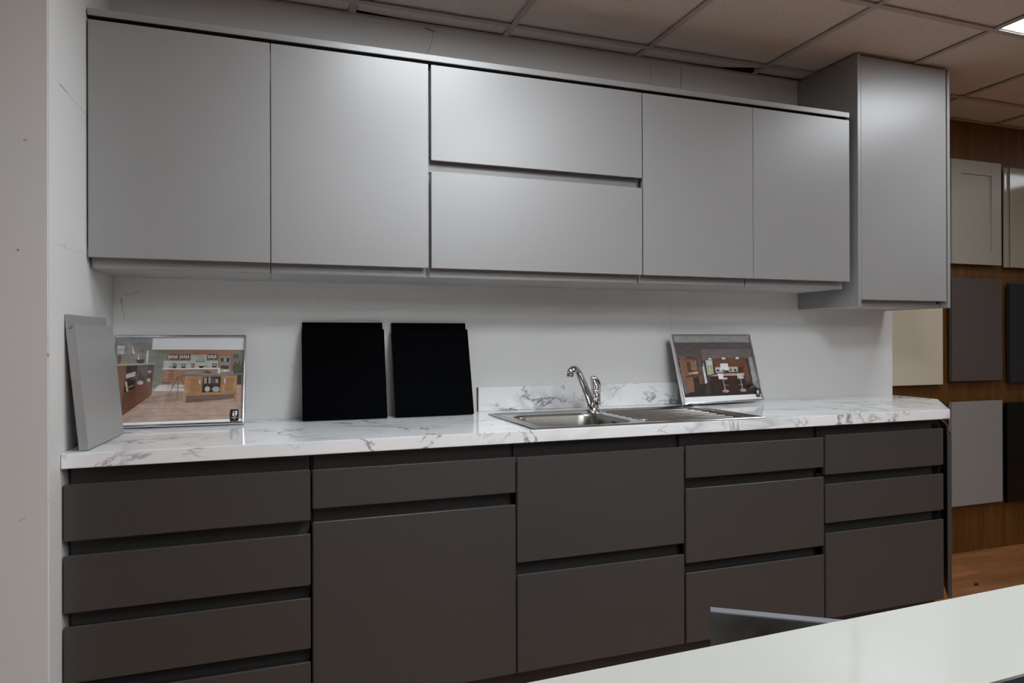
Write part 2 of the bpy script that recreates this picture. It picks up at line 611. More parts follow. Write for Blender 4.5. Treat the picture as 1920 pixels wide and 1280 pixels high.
angbox(mb, 0, L_, [(0, zA), (.014, zA), (.014, .815), (.011, .815), (.007, .808), (0, .808)])
d = mb.build('door', m_dark, t, bevel=.001)
mb = MB()
angbox(mb, .004, L_-.004, [(-.0005, .8085), (.006, .8085), (.006, .842), (-.0005, .842)])
mb.build('finger_pull', m_dark, d)
# plinth
tag(MB().prism([(-.055, .06), (2.97, .06), (3.26, .37), (3.26, .58), (3.24, .58), (3.24, .38), (2.96, .078), (-.055, .078)], 'z', 0, .150).build('plinth', m_darkc),
    'dark grey plinth board under the base cabinets', 'plinth')

# worktop --------------------------------------------------------------------
wt = bmesh.new()
HX0, HX1, HY0, HY1 = 1.228, 2.082, .034, .452
def ring(z):
    v = {}
    def g(x, y):
        k = (round(x, 5), round(y, 5))
        if k not in v:
            v[k] = wt.verts.new((x, y, z))
        return v[k]
    X0, X1, Y1 = -.0625, 2.984, .6035
    polys = [[(X0, 0), (HX0, 0), (HX0, HY0), (HX0, HY1), (HX0, Y1), (X0, Y1)],
             [(HX0, 0), (HX1, 0), (HX1, HY0), (HX0, HY0)],
             [(HX0, HY1), (HX1, HY1), (HX1, Y1), (HX0, Y1)],
             [(HX1, 0), (X1, 0), (3.360, .352), (3.370, .6035), (HX1, Y1), (HX1, HY1), (HX1, HY0)]]
    for q in polys:
        wt.faces.new([g(*p) for p in q])
    return v
top = ring(.910)
bot = ring(.8725)
def side(lp):
    for a, b in zip(lp, lp[1:]+lp[:1]):
        ka, kb = (round(a[0], 5), round(a[1], 5)), (round(b[0], 5), round(b[1], 5))
        wt.faces.new((bot[ka], bot[kb], top[kb], top[ka]))
side([(-.0625, 0), (HX0, 0), (HX1, 0), (2.984, 0), (3.360, .352), (3.370, .6035), (HX1, .6035), (HX0, .6035), (-.0625, .6035)])
side([(HX0, HY0), (HX0, HY1), (HX1, HY1), (HX1, HY0)])
w = MB()
w.bm.free()
w.bm = wt
wtop = thing('worktop', 'long white marble effect worktop running the length of the base cabinets', 'worktop', (1.5, .3, .8725))
w.build('slab', m_marble, wtop, bevel=.0016)
tu = thing('splashback', 'low strip of white marble effect upstand behind the sink', 'splashback', (1.6, .598, .910))
MB().box(1.2035, 2.115, .5925, .6035, .9105, 1.005).build('panel', m_marble2, tu, bevel=.0008)
MB().box(1.2005, 1.2034, .5925, .6035, .9105, 1.005).build('cut_edge', m_brownedge, tu)['label'] = 'brown raw left edge of the upstand'

# sink ----------------------------------------------------------------------
sk = thing('sink', 'stainless steel inset sink with left bowl and ribbed drainer', 'sink', (1.65, .25, .9105))
SX0, SX1, SY0, SY1 = 1.205, 2.103, .012, .476
def rrect(x0, x1, y0, y1, r, z, n=8):
    out = []
    for cx, cy, a0 in ((x1-r, y1-r, 0), (x0+r, y1-r, PI/2), (x0+r, y0+r, PI), (x1-r, y0+r, 1.5*PI)):
        for k in range(n+1):
            a = a0 + PI/2*k/n
            out.append((cx+r*math.cos(a), cy+r*math.sin(a), z))
    return out
BWL = (1.262, 1.602, .062, .392)
DRN = (1.640, 2.062, .052, .436)
mb = MB()
outer = mb.loft([rrect(SX0, SX1, SY0, SY1, .006, .9105), rrect(SX0, SX1, SY0, SY1, .006, .9125),
                 rrect(SX0+.002, SX1-.002, SY0+.002, SY1-.002, .006, .9148),
                 rrect(SX0+.012, SX1-.012, SY0+.012, SY1-.012, .008, .9150),
                 rrect(SX0+.016, SX1-.016, SY0+.016, SY1-.016, .008, .9125)])[-1]
b1 = mb.loft([rrect(BWL[0]-.012, BWL[1]+.012, BWL[2]-.012, BWL[3]+.012, .07, .9125),
              rrect(BWL[0]-.004, BWL[1]+.004, BWL[2]-.004, BWL[3]+.004, .065, .9108)])[0]
d1 = mb.loft([rrect(DRN[0], DRN[1], DRN[2], DRN[3], .03, .9125),
              rrect(DRN[0]+.006, DRN[1]-.006, DRN[2]+.006, DRN[3]-.006, .028, .9085)])[0]
es = []
for lp in (outer, b1, d1):
    for a, b in zip(lp, lp[1:]+lp[:1]):
        es.append(mb.bm.edges.get((a, b)))
bmesh.ops.triangle_fill(mb.bm, use_beauty=True, edges=es, normal=(0, 0, 1))
mb.build('deck', m_steel, sk, shade=True)
mb = MB()
B = BWL
loops = [rrect(B[0]-.004, B[1]+.004, B[2]-.004, B[3]+.004, .065, .9108)]
for dz, ins in ((.004, .0), (.012, .004), (.05, .008), (.10, .012), (.135, .018), (.148, .030), (.153, .055)):
    loops.append(rrect(B[0]+ins, B[1]-ins, B[2]+ins, B[3]-ins, .062, .9108-dz))
mb.loft(loops, False, True)
bw = mb.build('bowl', m_bowl, sk, shade=True)
mb = MB()
for k in range(5):
    y = .165+k*.014
    mb.tube([(B[1]-.0040, y, .898), (B[1]-.0050, y, .884)], .0034, 10)
mb.build('overflow', m_void, bw)['label'] = 'dark overflow slots'
mb = MB()
mb.lathe((1.43, .225, .9108-.1525), [(.042, 0), (.042, .002), (.034, .003), (.030, .001), (.008, .002), (.002, .004)])
mb.build('drain', m_chrome, bw)
mb = MB()
D = DRN
mb.face(rrect(D[0]+.006, D[1]-.006, D[2]+.006, D[3]-.006, .028, .9085))
rib = [(.386, 2.020), (.338, 2.020), (.290, 2.020), (.242, 2.020), (.194, 2.020), (.146, 2.020), (.098, 2.020)]
for y, xe in rib:
    n = 10
    lo = [(1.662, y+.0055*math.cos(PI*k/n), .9084+.0042*math.sin(PI*k/n)) for k in range(n+1)]
    hi = [(xe, q[1], q[2]) for q in lo]
    for k in range(n):
        f = mb.face([lo[k], lo[k+1], hi[k+1], hi[k]])
    mb.face(lo[::-1])
    mb.face(hi)
dr = mb.build('drainer', m_steel, sk, shade=True)
mb = MB()
mb.lathe((1.668, .120, .9086), [(.017, 0), (.017, .0022), (.012, .003), (.003, .0022)])
mb.build('drain', m_chrome, dr)

# tap -----------------------------------------------------------------------
tx, ty, tz = 1.630, .446, .9128
tp = thing('tap', 'chrome single lever mixer tap on the back of the sink', 'tap', (tx, ty, tz))
mb = MB()
mb.lathe((tx, ty, tz), [(.027, 0), (.027, .006), (.0245, .009), (.0235, .03), (.021, .045), (.019, .05)])
mb.build('base', m_chrome, tp)
mb = MB()
c = (tx+.013, ty, tz)
mb.lathe(c, [(.0180, .02), (.0180, .05), (.0180, .074), (.0206, .076), (.0206, .080), (.0190, .082)])
mb.build('body', m_chrome, tp)
mb = MB()
P = [(tx-.006, ty-.006, tz+.016), (tx-.021, ty-.017, tz+.042), (tx-.048, ty-.037, tz+.083), (tx-.075, ty-.057, tz+.124),
     (tx-.094, ty-.072, tz+.150), (tx-.108, ty-.083, tz+.163), (tx-.122, ty-.094, tz+.169), (tx-.137, ty-.106, tz+.168), (tx-.148, ty-.114, tz+.160), (tx-.1505, ty-.1165, tz+.150)]
mb.tube(P, [.0175, .0165, .0150, .0138, .0132, .0130, .0130, .0135, .0140, .0130], 24)
sp = mb.build('spout', m_chrome, tp)
mb = MB()
mb.tube([(tx-.1506, ty-.1168, tz+.1512), (tx-.1516, ty-.1180, tz+.142)], .0122, 20)
mb.build('aerator', plain('dark_chrome', (.25, .25, .25), .2, 1), sp)
mb = MB()
mb.tube([(c[0], c[1], tz+.0825), (c[0], c[1], tz+.092), (c[0]-.002, c[1]-.002, tz+.103), (c[0]-.008, c[1]-.006, tz+.114),
         (c[0]-.016, c[1]-.012, tz+.122), (c[0]-.024, c[1]-.018, tz+.127), (c[0]-.029, c[1]-.022, tz+.127)],
        [.0200, .0212, .0212, .0195, .0165, .0120, .0060], 24)
mb.build('lever', m_chrome, tp)

# wall units ------------------------------------------------------------------
YU = .2616
zd0, zd1, zl = 1.433, 2.1155, 1.4045
def wall_unit(lb, x0, x1):
    t = thing('wall_cabinet', lb, 'cabinet', ((x0+x1)/2, YU, zl), 'light grey wall cabinets under the cornice')
    carcass(t, x0, x1, YU+TH+.002, .6035, zl, 2.112, m_carc)
    return t
w1 = wall_unit('light grey single door wall cabinet touching the white side wall', -.0605, .4335)
front(w1, 'door', -.0595, .4325, YU, zd0, zd1, zl, m_light, lx=(.005, 0))
w2 = wall_unit('light grey single door wall cabinet left of the two lift-up flaps', .4345, .9355)
front(w2, 'door', .435, .9325, YU, zd0, zd1, zl, m_light, lx=(0, .006))
w3 = wall_unit('wide light grey wall cabinet with two stacked horizontal flaps', .9375, 1.7475)
front(w3, 'flap', .942, 1.7455, YU, 1.795, zd1, 1.7615, m_light, lx=(-.003, .006))
front(w3, 'flap', .942, 1.7455, YU, zd0, 1.7585, zl, m_light, lx=(.0, .010))
w4 = wall_unit('light grey double door wall cabinet next to the tall end cabinet', 1.749, 2.7445)
front(w4, 'door', 1.750, 2.2482, YU, zd0, zd1, zl, m_light, lx=(-.002, .016))
front(w4, 'door', 2.250, 2.7435, YU, zd0, zd1, zl, m_light, lx=(-.013, .010))
# cornice
cn = thing('cornice', 'light grey cornice rail along the top of the wall cabinets', 'cornice', (1.35, .3, 2.112))
MB().box(-.0605, 2.693, YU, .345, 2.1275, 2.148).build('rail', m_light, cn, bevel=.001)
MB().box(2.6938, 2.7445, YU, .345, 2.1275, 2.1475).build('end_piece', m_light, cn, bevel=.001)
mb = MB()
mb.prism([(2.690, 2.1262), (2.6937, 2.1262), (2.6937, 2.1484), (2.6905, 2.1484), (2.686, 2.146), (2.689, 2.137)], 'y', YU-.0004, .30)
mb.build('joint_strip', m_white_matt, cn)['label'] = 'chipped white joint between the two rails'
MB().box(-.060, 2.744, YU+.0012, .344, 2.1262, 2.1273).build('raw_underside_shade', m_rawshade, cn)['label'] = 'raw underside of the cornice, darkened as shade in the gap'  # sheet coloured near-black to put shade into the gap above the doors
MB().box(-.055, 2.74, .320, .332, 2.1125, 2.1260).build('support_rail', m_rawshade, cn)  # same darkened colour, further back in the gap

# tall end cabinet
YT = .2536
tc = thing('end_wall_cabinet', 'tall light grey wall cabinet at the right end, reaching the ceiling', 'cabinet', (3.05, YT, 1.33))
MB().box(2.7805, 2.7985, YT, .6035, 1.3305, 2.4025).build('side_panel', m_light, tc, bevel=.0008)
MB().box(3.3000, 3.3160, YT, .6035, 1.3295, 2.4005).build('side_panel', m_light, tc, bevel=.0008)
front(tc, 'door', 2.8018, 3.2960, YT+.003, 1.358, 2.3975, 1.3325, m_light, lx=(0, .022))
mb = MB()
mb.box(2.799, 3.2995, YT+.003+TH+.002, .6035, 1.3315, 1.3475)
mb.box(2.799, 3.2995, YT+.003+TH+.002, .6035, 2.384, 2.400)
mb.box(2.799, 3.2995, .59, .6035, 1.348, 2.3835)
mb.build('carcass', m_carc, tc)

# ------------------------------------------------------------------ leaning things
EYE = Vector((0.431, -1.989, 1.193))
def lean_frame(bl, br, tl, th=.019, z0=.9102):
    """matrix: x along the front bottom edge, z up the leaning face, y away from the viewer;
    the piece rests on its rear lower edge, so the front lower edge stands off the surface"""
    bl0, br0, tl = Vector(bl), Vector(br), Vector(tl)
    bl, br = bl0, br0
    for _ in range(6):
        ex = (br-bl).normalized()
        ez = tl-bl
        ez = (ez-ex*ez.dot(ex)).normalized()
        lift = z0 + th*abs(ez.cross(ex).z) - bl0.z
        k = 1 - .3*lift/(EYE.z-bl0.z)
        bl, br = EYE+(bl0-EYE)*k, EYE+(br0-EYE)*k
        bl.z = br.z = bl0.z + lift
    ex = (br-bl).normalized()
    ez = tl-bl
    ez = (ez-ex*ez.dot(ex)).normalized()
    ey = ez.cross(ex)
    m = Matrix((ex, ey, ez)).transposed().to_4x4()
    m.translation = bl
    return m

def sample(name, label, cat, mtx, w, h, lip, mat, th=.019, lipth=.008, group=None):
    t = thing(name, label, cat, group=group, mat=mtx)
    mb = MB()
    mb.prism([(0, 0), (0, h), (.004, h), (.006, h-.012), (th, h-.012), (th, 0)], 'x', 0, w)
    p = mb.build('panel', mat, t, bevel=.0012, local=True)
    mb = MB()
    mb.box(.002, w-.004, th-lipth, th, h-.0118, h+lip)
    mb.build('finger_pull', mat, p, bevel=.0008, local=True)
    return t
g_b = 'black sample fronts leaning on the kitchen wall'
sample('drawer_sample', 'black drawer front sample leaning on the wall, the left one of two', 'sample panel',
       lean_frame((.537, .4995, .9106), (.828, .4935, .9106), (.537, .577, 1.235)), .293, .331, .028, m_black, group=g_b)
sample('drawer_sample', 'black drawer front sample leaning on the wall next to the marble upstand', 'sample panel',
       lean_frame((.8625, .498, .9106), (1.155, .497, .9106), (.8625, .577, 1.235)), .294, .331, .028, m_black, group=g_b)
sample('drawer_sample', 'light grey drawer front sample leaning on the white side wall', 'sample panel',
       lean_frame((-.0105, .036, .9106), (.0125, .366, .9106), (-.0405, .036, 1.236), th=.0215), .331, .326, .026, m_light, th=.0215, lipth=.007)

# framed pictures ---------------------------------------------------------------
def pic_poly(L, pts, key):
    L.append((pts, key))

def ink(r, g, b):
    m = (r+g+b)/3
    return rgb(*(max(0, m+(x-m)*.68) for x in (r, g, b)), 1.55)

def ink_mat(col):
    m, nt, p = new_mat('print_ink')
    g = G(nt)
    n = g.math('ADD', g.math('MULTIPLY', g.noise(g.mapping((1, 1, 2.2)), 28, 5, .6), .6), g.math('MULTIPLY', g.noise(g.mapping((30, 1, 160)), 1, 3), .4))
    c = g.ramp(n, [(.3, tuple(x*.68 for x in col[:3])), (.72, tuple(min(.92, x*1.22) for x in col[:3]))])
    g.link(c, p.inputs['Base Color'])
    p.inputs['Roughness'].default_value = .45
    return m

def build_print(parent, polys, cols, mapf, w, h, y):
    """flat printed sheet: every patch of ink is a polygon lying a hair above the one before"""
    mb = MB()
    keys = []
    mb.face([(0, y, 0), (w, y, 0), (w, y, h), (0, y, h)], 0)
    n = 0
    for pts, c in polys:
        if c not in keys:
            keys.append(c)
        n += 1
        q = [mapf(*p) for p in pts]
        mb.face([(min(1, max(0, a))*w, y-.000014*n, min(1, max(0, b))*h) for a, b in q], keys.index(c)+1)
    bm = mb.bm
    mats = [plain('print_paper', (.80, .81, .82), .45)] + [plain('print_ink', rgb(*c, 1.9), .45) if min(c) > 180 else ink_mat(ink(*c)) for c in keys]
    me = bpy.data.meshes.new('print')
    bmesh.ops.triangulate(bm, faces=[f for f in bm.faces if len(f.verts) > 4])
    for f in bm.faces:
        f.normal_update()
        if f.normal.y > 0:
            f.normal_flip()
    bm.to_mesh(me)
    bm.free()
    for m in mats:
        me.materials.append(m)
    o = bpy.data.objects.new('print', me)
    COL.objects.link(o)
    o.parent = parent
    return o

def line(x0, y0, x1, y1, t):
    d = Vector((x1-x0, y1-y0))
    d.normalize()
    n = Vector((-d.y, d.x))*t/2
    return [(x0+n.x, y0+n.y), (x1+n.x, y1+n.y), (x1-n.x, y1-n.y), (x0-n.x, y0-n.y)]

def oval(cx, cy, rx, ry, n=14):
    return [(cx+rx*math.cos(2*PI*k/n), cy+ry*math.sin(2*PI*k/n)) for k in range(n)]

def R(x0, y0, x1, y1):
    return [(x0, y0), (x1, y0), (x1, y1), (x0, y1)]

def picture(label, mtx, w, h, polys, mapf, logo):
    t = thing('framed_picture', label, 'framed picture', mat=mtx, group='framed kitchen photographs on the worktop')
    fw, dp = .0085, .018
    prof = [(0, 0), (0, .0), ]
    mb = MB()
    # mitred moulding, rounded front
    pr = [(0, dp), (0, .003), (.0015, .0006), (.004, 0), (.0068, .0008), (fw, .0035), (fw, dp)]
    loops = []
    for (cx, cz, sx, sz) in ((0, 0, 1, 1), (w, 0, -1, 1), (w, h, -1, -1), (0, h, 1, -1)):
        loops.append([(cx+sx*a, b, cz+sz*a) for a, b in pr])
    L = [[mb.bm.verts.new(p) for p in lp] for lp in loops]
    n = len(pr)
    for k in range(4):
        a, b = L[k], L[(k+1) % 4]
        for i in range(n):
            mb.bm.faces.new((a[i], a[(i+1) % n], b[(i+1) % n], b[i]))
    mb.build('moulding', m_frame, t, local=True)
    iw, ih = w-2*fw, h-2*fw
    inner = bpy.data.objects.new('artwork', None)
    COL.objects.link(inner)
    bpy.data.objects.remove(inner)
    off = Vector((fw, 0, fw))
    p = build_print(t, polys, None, mapf, iw, ih, .0095)
    p.location = off
    MB().box(0.0005, iw-.0005, .0099, .0165, 0.0005, ih-.0005).build('backing_board', m_raw, t, local=True).location = off
    MB().box(0, iw, .0050, .0062, 0, ih).build('glass', m_glass, t, local=True).location = off
    # black logo sticker
    (a0, b0), (a1, b1) = mapf(*logo[0]), mapf(*logo[1])
    x0, x1, z0, z1 = a0*iw, a1*iw, b1*ih, b0*ih
    sw, sh = x1-x0, z1-z0
    mb = MB()
    r = sw*.08
    rr = rrect(0, sw, 0, sh, r, 0, 4)
    y = .0046
    mb.face([(x0+q[0], y, z0+q[1]) for q in rr], 0)
    def glyph(pts, mi, k):
        mb.face([(x0+q[0]*sw, y-.0001*k, z0+q[1]*sh) for q in pts], mi)
    def ov(cx, cy, rx, ry):
        return oval(cx, cy, rx, ry, 28)
    # emblem: two stacked rings, the top one running into a flag at the right
    glyph(ov(.50, .735, .225, .125), 1, 1)
    glyph([(.46, .86), (.83, .865), (.84, .70), (.80, .55), (.64, .46), (.55, .62)], 1, 1.5)
    glyph(ov(.50, .545, .265, .155), 1, 2)
    glyph(ov(.505, .740, .115, .075), 0, 3)
    glyph(ov(.515, .515, .095, .085), 0, 3)
    glyph([(.20, .635), (.33, .665), (.27, .60), (.20, .60)], 0, 3)
    xx = .13
    for k in range(12):
        wd = (.045, .05, .035, .05, .045, .055, .05, .03, .05, .045, .035, .05)[k]
        hh = .045 if k not in (6, 10) else .06
        glyph(R(xx, .265, xx+wd, .265+hh), 1, 1)
        xx += wd+.0165
    for k in range(5):
        glyph(R(.36+k*.056, .165, .36+k*.056+.04, .2), 1, 1)
    for f in mb.bm.faces:
        f.normal_update()
        if f.normal.y > 0:
            f.normal_flip()
    s_me = bpy.data.meshes.new('logo_sticker')
    mb.bm.to_mesh(s_me)
    mb.bm.free()
    s_me.materials.append(plain('sticker_black', (.006, .006, .006), .3))
    s_me.materials.append(plain('sticker_silver', (.75, .76, .75), .35))
    s = bpy.data.objects.new('logo_sticker', s_me)
    COL.objects.link(s)
    s.parent = t
    s.location = off
    s['label'] = 'black sticker with pale emblem and small lettering'
    return t

def map1(px, py):
    s = (px-85)/1545
    bt = 1200-50*s
    return s, (bt-py)/(bt-140)

def map2(px, py):
    t = (py-155)/940
    s = .5
    for _ in range(8):
        l, r = 225+120*t, 1285+130*t
        s = (px-l)/(r-l)
        tp_, bt = 155-5*s, 1120-55*s
        t = (py-tp_)/(bt-tp_)
    return s, 1-t

A = []
def a(pts, *c):
    A.append((pts, c))
WD, WD2, WD3 = (158, 104, 68), (176, 118, 66), (112, 60, 32)
a(R(85, 200, 1630, 1120), 122, 124, 108)
a(R(85, 200, 500, 480), 128, 124, 116)
a(R(85, 140, 500, 200), 128, 132, 134)
a([(545, 290), (680, 290), (680, 720), (545, 760)], 112, 116, 96)
a([(200, 1160), (200, 1090), (540, 760), (650, 705), (1630, 700), (1630, 1118), (215, 1166)], 168, 134, 116)
a([(560, 790), (610, 720), (925, 718), (915, 790)], 196, 184, 176)
a([(420, 870), (900, 800), (905, 900), (380, 950)], 150, 114, 92)
for q in [(545, 900, 1620, 930), (430, 1000, 1620, 1005), (300, 1090, 1620, 1075)]:
    a(line(*q, 4), 138, 106, 90)
for q in [(700, 860, 520, 1150), (830, 900, 770, 1145), (1065, 930, 1070, 1130), (1290, 930, 1370, 1120), (1560, 950, 1600, 1000)]:
    a(line(*q, 4), 140, 108, 92)
# left sideboard
a([(110, 480), (545, 462), (535, 840), (205, 1098)], *WD3)
a([(110, 480), (215, 480), (205, 1098), (180, 960)], 128, 74, 40)
a([(108, 468), (545, 455), (545, 466), (108, 484)], 168, 168, 166)
a([(222, 492), (345, 486), (345, 622), (222, 656)], 34, 26, 22)
a([(220, 664), (345, 640), (340, 758), (215, 810)], 30, 22, 18)
a([(222, 590), (330, 555), (330, 612), (222, 640)], 176, 172, 168)
a([(218, 680), (238, 672), (266, 790), (246, 798)], 178, 170, 162)
a([(250, 735), (330, 712), (330, 735), (250, 765)], 120, 90, 60)
a([(365, 482), (460, 476), (460, 600), (365, 614)], 86, 72, 72)
a([(365, 622), (460, 606), (455, 700), (362, 728)], 84, 66, 62)
a(oval(395, 690, 34, 26), 168, 162, 158)
a([(470, 474), (530, 470), (526, 570), (470, 580)], 58, 44, 38)
a([(470, 590), (526, 582), (522, 680), (468, 692)], 44, 34, 28)
a(R(472, 640, 508, 680), 196, 168, 110)
a(R(472, 545, 512, 568), 170, 166, 160)
a([(362, 735), (455, 712), (448, 880), (355, 945)], 122, 62, 42)
a([(463, 705), (530, 690), (524, 830), (458, 875)], 116, 58, 38)
a([(215, 830), (320, 795), (320, 900), (212, 960)], 104, 54, 26)
# pictures and sails on the left
a([(90, 230), (182, 236), (172, 342), (100, 342)], 176, 180, 184)
a(line(90, 226, 186, 232, 10), 120, 104, 60)
a([(205, 205), (268, 215), (268, 325), (210, 320)], 148, 134, 126)
a([(262, 235), (306, 345), (276, 332)], 206, 206, 204)
a([(338, 320), (366, 442), (344, 440)], 200, 200, 200)
a(R(442, 300, 462, 452), 196, 200, 204)
a([(320, 412), (425, 405), (410, 452), (345, 456)], 44, 46, 54)
a(line(395, 270, 393, 420, 5), 70, 64, 58)
a(oval(128, 400, 20, 56), 120, 66, 40)
a(oval(185, 448, 40, 14), 176, 150, 60)
# back wall units
a(R(650, 425, 1315, 530), 172, 180, 170)
a(R(965, 350, 1170, 440), 166, 174, 160)
a([(680, 290), (975, 290), (970, 428), (675, 422)], *WD)
a(R(970, 290, 1175, 350), 152, 96, 64)
a([(1165, 290), (1315, 290), (1312, 424), (1165, 418)], *WD)
a([(1312, 290), (1482, 290), (1480, 560), (1310, 532)], 164, 108, 76)
for x0, x1 in ((695, 825), (835, 965), (1175, 1297)):
    a(R(x0, 345, x1, 408), 42, 44, 46)
    n = 5
    for k in range(n):
        xx = x0+8+(x1-x0-12)*k/n
        a(R(xx, 352+(k % 2)*6, xx+9, 402-(k % 3)*5), 196, 196, 192)
        a(R(xx+11, 360, xx+17, 395), 150, 150, 150)
for x in (1050, 1078, 1103, 1130):
    a(line(x, 362, x, 430, 5), 44, 40, 38)
    a(oval(x, 436, 8, 9), 40, 36, 34)
a(line(990, 362, 1150, 360, 4), 90, 84, 78)
a(R(1335, 372, 1462, 448), 150, 146, 142)
a(R(1345, 390, 1450, 440), 46, 48, 56)
a(R(1378, 396, 1416, 436), 150, 156, 160)
a(R(1335, 456, 1458, 532), 142, 136, 132)
a(R(1348, 484, 1446, 526), 70, 62, 58)
a([(640, 533), (650, 520), (1318, 514), (1318, 528)], 196, 190, 184)
a([(650, 536), (1300, 530), (1300, 640), (920, 702), (650, 716)], 166, 108, 70)
for q in [(655, 600, 770, 598), (655, 650, 770, 646), (660, 690, 770, 684), (770, 536, 770, 712)]:
    a(line(*q, 5), 122, 74, 46)
for y in (556, 590, 618):
    a(line(725, y, 765, y-2, 6), 70, 50, 36)
a([(650, 660), (760, 700), (650, 712)], 124, 74, 46)
for q in [(760, 462, 806, 518), (866, 468, 916, 516), (1238, 460, 1296, 510)]:
    a(R(*q), 60, 58, 54)
    a(R(q[0]+8, q[1]+12, q[2]-10, q[1]+26), 180, 178, 170)
a(R(720, 490, 750, 512), 150, 140, 70)
a(R(826, 462, 856, 512), 176, 172, 172)
a(R(985, 458, 1028, 516), 150, 110, 84)
a([(1072, 488), (1142, 492), (1128, 516), (1088, 516)], 28, 26, 26)
a(line(1140, 496, 1178, 488, 7), 34, 30, 30)
a([(1205, 450), (1234, 450), (1240, 502), (1200, 502)], 176, 178, 176)
# stool
for q in [(830, 612, 735, 862), (842, 610, 840, 888), (866, 612, 918, 745), (845, 612, 770, 745)]:
    a(line(*q, 8), 92, 86, 84)
a(line(765, 745, 915, 752, 7), 110, 104, 100)
# island
a([(945, 850), (1530, 832), (1526, 880), (945, 932)], 112, 80, 64)
a([(868, 604), (930, 552), (1590, 558), (1602, 598)], 124, 122, 120)
a([(868, 604), (1602, 596), (1602, 604), (868, 614)], 92, 90, 88)
a([(945, 612), (1555, 604), (1555, 826), (945, 850)], *WD2)
a([(920, 614), (945, 612), (945, 940), (920, 934)], 184, 128, 76)
a([(1525, 820), (1556, 818), (1556, 916), (1525, 908)], 166, 110, 62)
a([(990, 650), (1108, 648), (1106, 800), (990, 806)], 160, 102, 54)
a([(1408, 640), (1512, 636), (1510, 790), (1406, 796)], 160, 102, 54)
a(line(1122, 615, 1120, 845, 5), 122, 76, 40)
a(line(1372, 612, 1368, 835, 5), 122, 76, 40)
a(line(945, 828, 1555, 808, 4), 126, 80, 42)
a([(1136, 622), (1356, 618), (1352, 805), (1131, 811)], 36, 32, 30)
a(line(1134, 714, 1354, 708, 8), 88, 62, 44)
for q in [(1152, 632, 1182, 704), (1204, 630, 1232, 702), (1290, 650, 1322, 698)]:
    a(R(*q), 150, 148, 144)
a(R(1240, 640, 1280, 700), 96, 70, 54)
a(oval(1196, 770, 32, 34), 168, 166, 160)
a(oval(1300, 772, 46, 34), 152, 150, 148)
a(R(1090, 655, 1108, 706), 190, 186, 178)
a(R(1398, 648, 1416, 704), 190, 186, 178)
a(oval(1190, 568, 56, 10), 70, 64, 56)
a(oval(1182, 552, 22, 12), 96, 112, 60)
a([(1318, 512), (1336, 512), (1344, 580), (1312, 580)], 206, 206, 204)
a(oval(1400, 548, 60, 12), 200, 196, 184)
a(oval(1368, 536, 24, 14), 190, 150, 60)
a(oval(1440, 540, 26, 10), 206, 160, 90)
for k in range(5):
    a(line(940+k*30, 566+(k % 2)*8, 960+k*30, 566+(k % 2)*8, 6), 176, 174, 170)
# right side: plant, pot, little picture
for k in range(9):
    a([(1545, 590), (1490+k*17, 470-(k % 3)*22), (1506+k*17, 480-(k % 3)*18)], 62, 72, 54)
a([(1490, 500), (1628, 470), (1628, 580), (1510, 590)], 78, 84, 66)
a(R(1560, 600, 1612, 716), 48, 44, 44)
a(R(1500, 345, 1566, 396), 104, 82, 74)
# white band across the top, white margin below
a([(500, 145), (1625, 145), (1625, 293), (500, 288)], 222, 227, 227)
a([(500, 145), (1625, 145), (1625, 196), (500, 194)], 204, 212, 216)
a([(1050, 220), (1160, 200), (1260, 230), (1180, 262), (1080, 258)], 212, 218, 218)
a([(700, 230), (820, 215), (900, 245), (760, 268)], 214, 220, 220)
a([(85, 1190), (215, 1168), (1630, 1118), (1630, 1170), (85, 1215)], 200, 205, 208)

B_ = A
A = []
a(R(200, 235, 1420, 1060), 62, 54, 52)
a([(230, 240), (1290, 235), (1310, 340), (600, 345), (240, 280)], 84, 75, 73)
a([(600, 345), (1308, 338), (1325, 470), (600, 520)], 106, 97, 96)
a([(240, 280), (600, 345), (605, 530), (640, 840), (390, 990), (330, 990)], 82, 74, 72)
a([(270, 450), (310, 450), (390, 970), (335, 1000)], 96, 90, 88)
for q in ((275, 470, 298, 510), (280, 530, 305, 620), (292, 650, 315, 705)):
    a(R(*q), 24, 22, 22)
a([(345, 1030), (345, 1012), (480, 962), (650, 828), (722, 828), (745, 962), (1215, 930), (1330, 840), (1395, 850), (1400, 1000)], 34, 28, 27)
a([(640, 860), (700, 840), (700, 1000), (620, 1010)], 52, 46, 44)
a([(305, 444), (386, 446), (430, 740), (480, 762), (480, 965), (386, 972)], 132, 78, 48)
a([(386, 446), (540, 476), (548, 700), (412, 726)], 88, 52, 32)
for k in range(4):
    a(R(402+k*34, 486+k*4, 424+k*34, 530+k*4), 150, 92, 44)
    a(line(455+k*20, 530, 462+k*20, 650, 8), 176, 150, 120)
a([(405, 690), (545, 665), (548, 705), (415, 715)], 190, 118, 72)
a(oval(500, 690, 30, 18), 210, 160, 60)
a([(365, 745), (580, 700), (600, 712), (380, 762)], 60, 50, 46)
a([(470, 765), (605, 720), (610, 850), (482, 962)], 48, 30, 24)
a([(540, 720), (600, 715), (605, 840), (560, 860)], 110, 66, 40)
a([(598, 540), (625, 540), (662, 828), (632, 852)], 186, 180, 180)
a(R(598, 500, 620, 600), 60, 56, 56)
a([(655, 508), (745, 506), (758, 700), (672, 722)], 176, 182, 176)
a([(672, 580), (752, 575), (757, 690), (676, 715)], 168, 164, 110)
a(line(700, 510, 708, 700, 4), 200, 204, 204)
a(line(662, 560, 750, 556, 4), 200, 204, 204)
a([(748, 476), (1225, 466), (1282, 800), (1192, 802), (1188, 604), (782, 608)], 112, 64, 38)
for x in (860, 970, 1100, 1160):
    a(line(x, 470, x+14, 605, 4), 80, 44, 26)
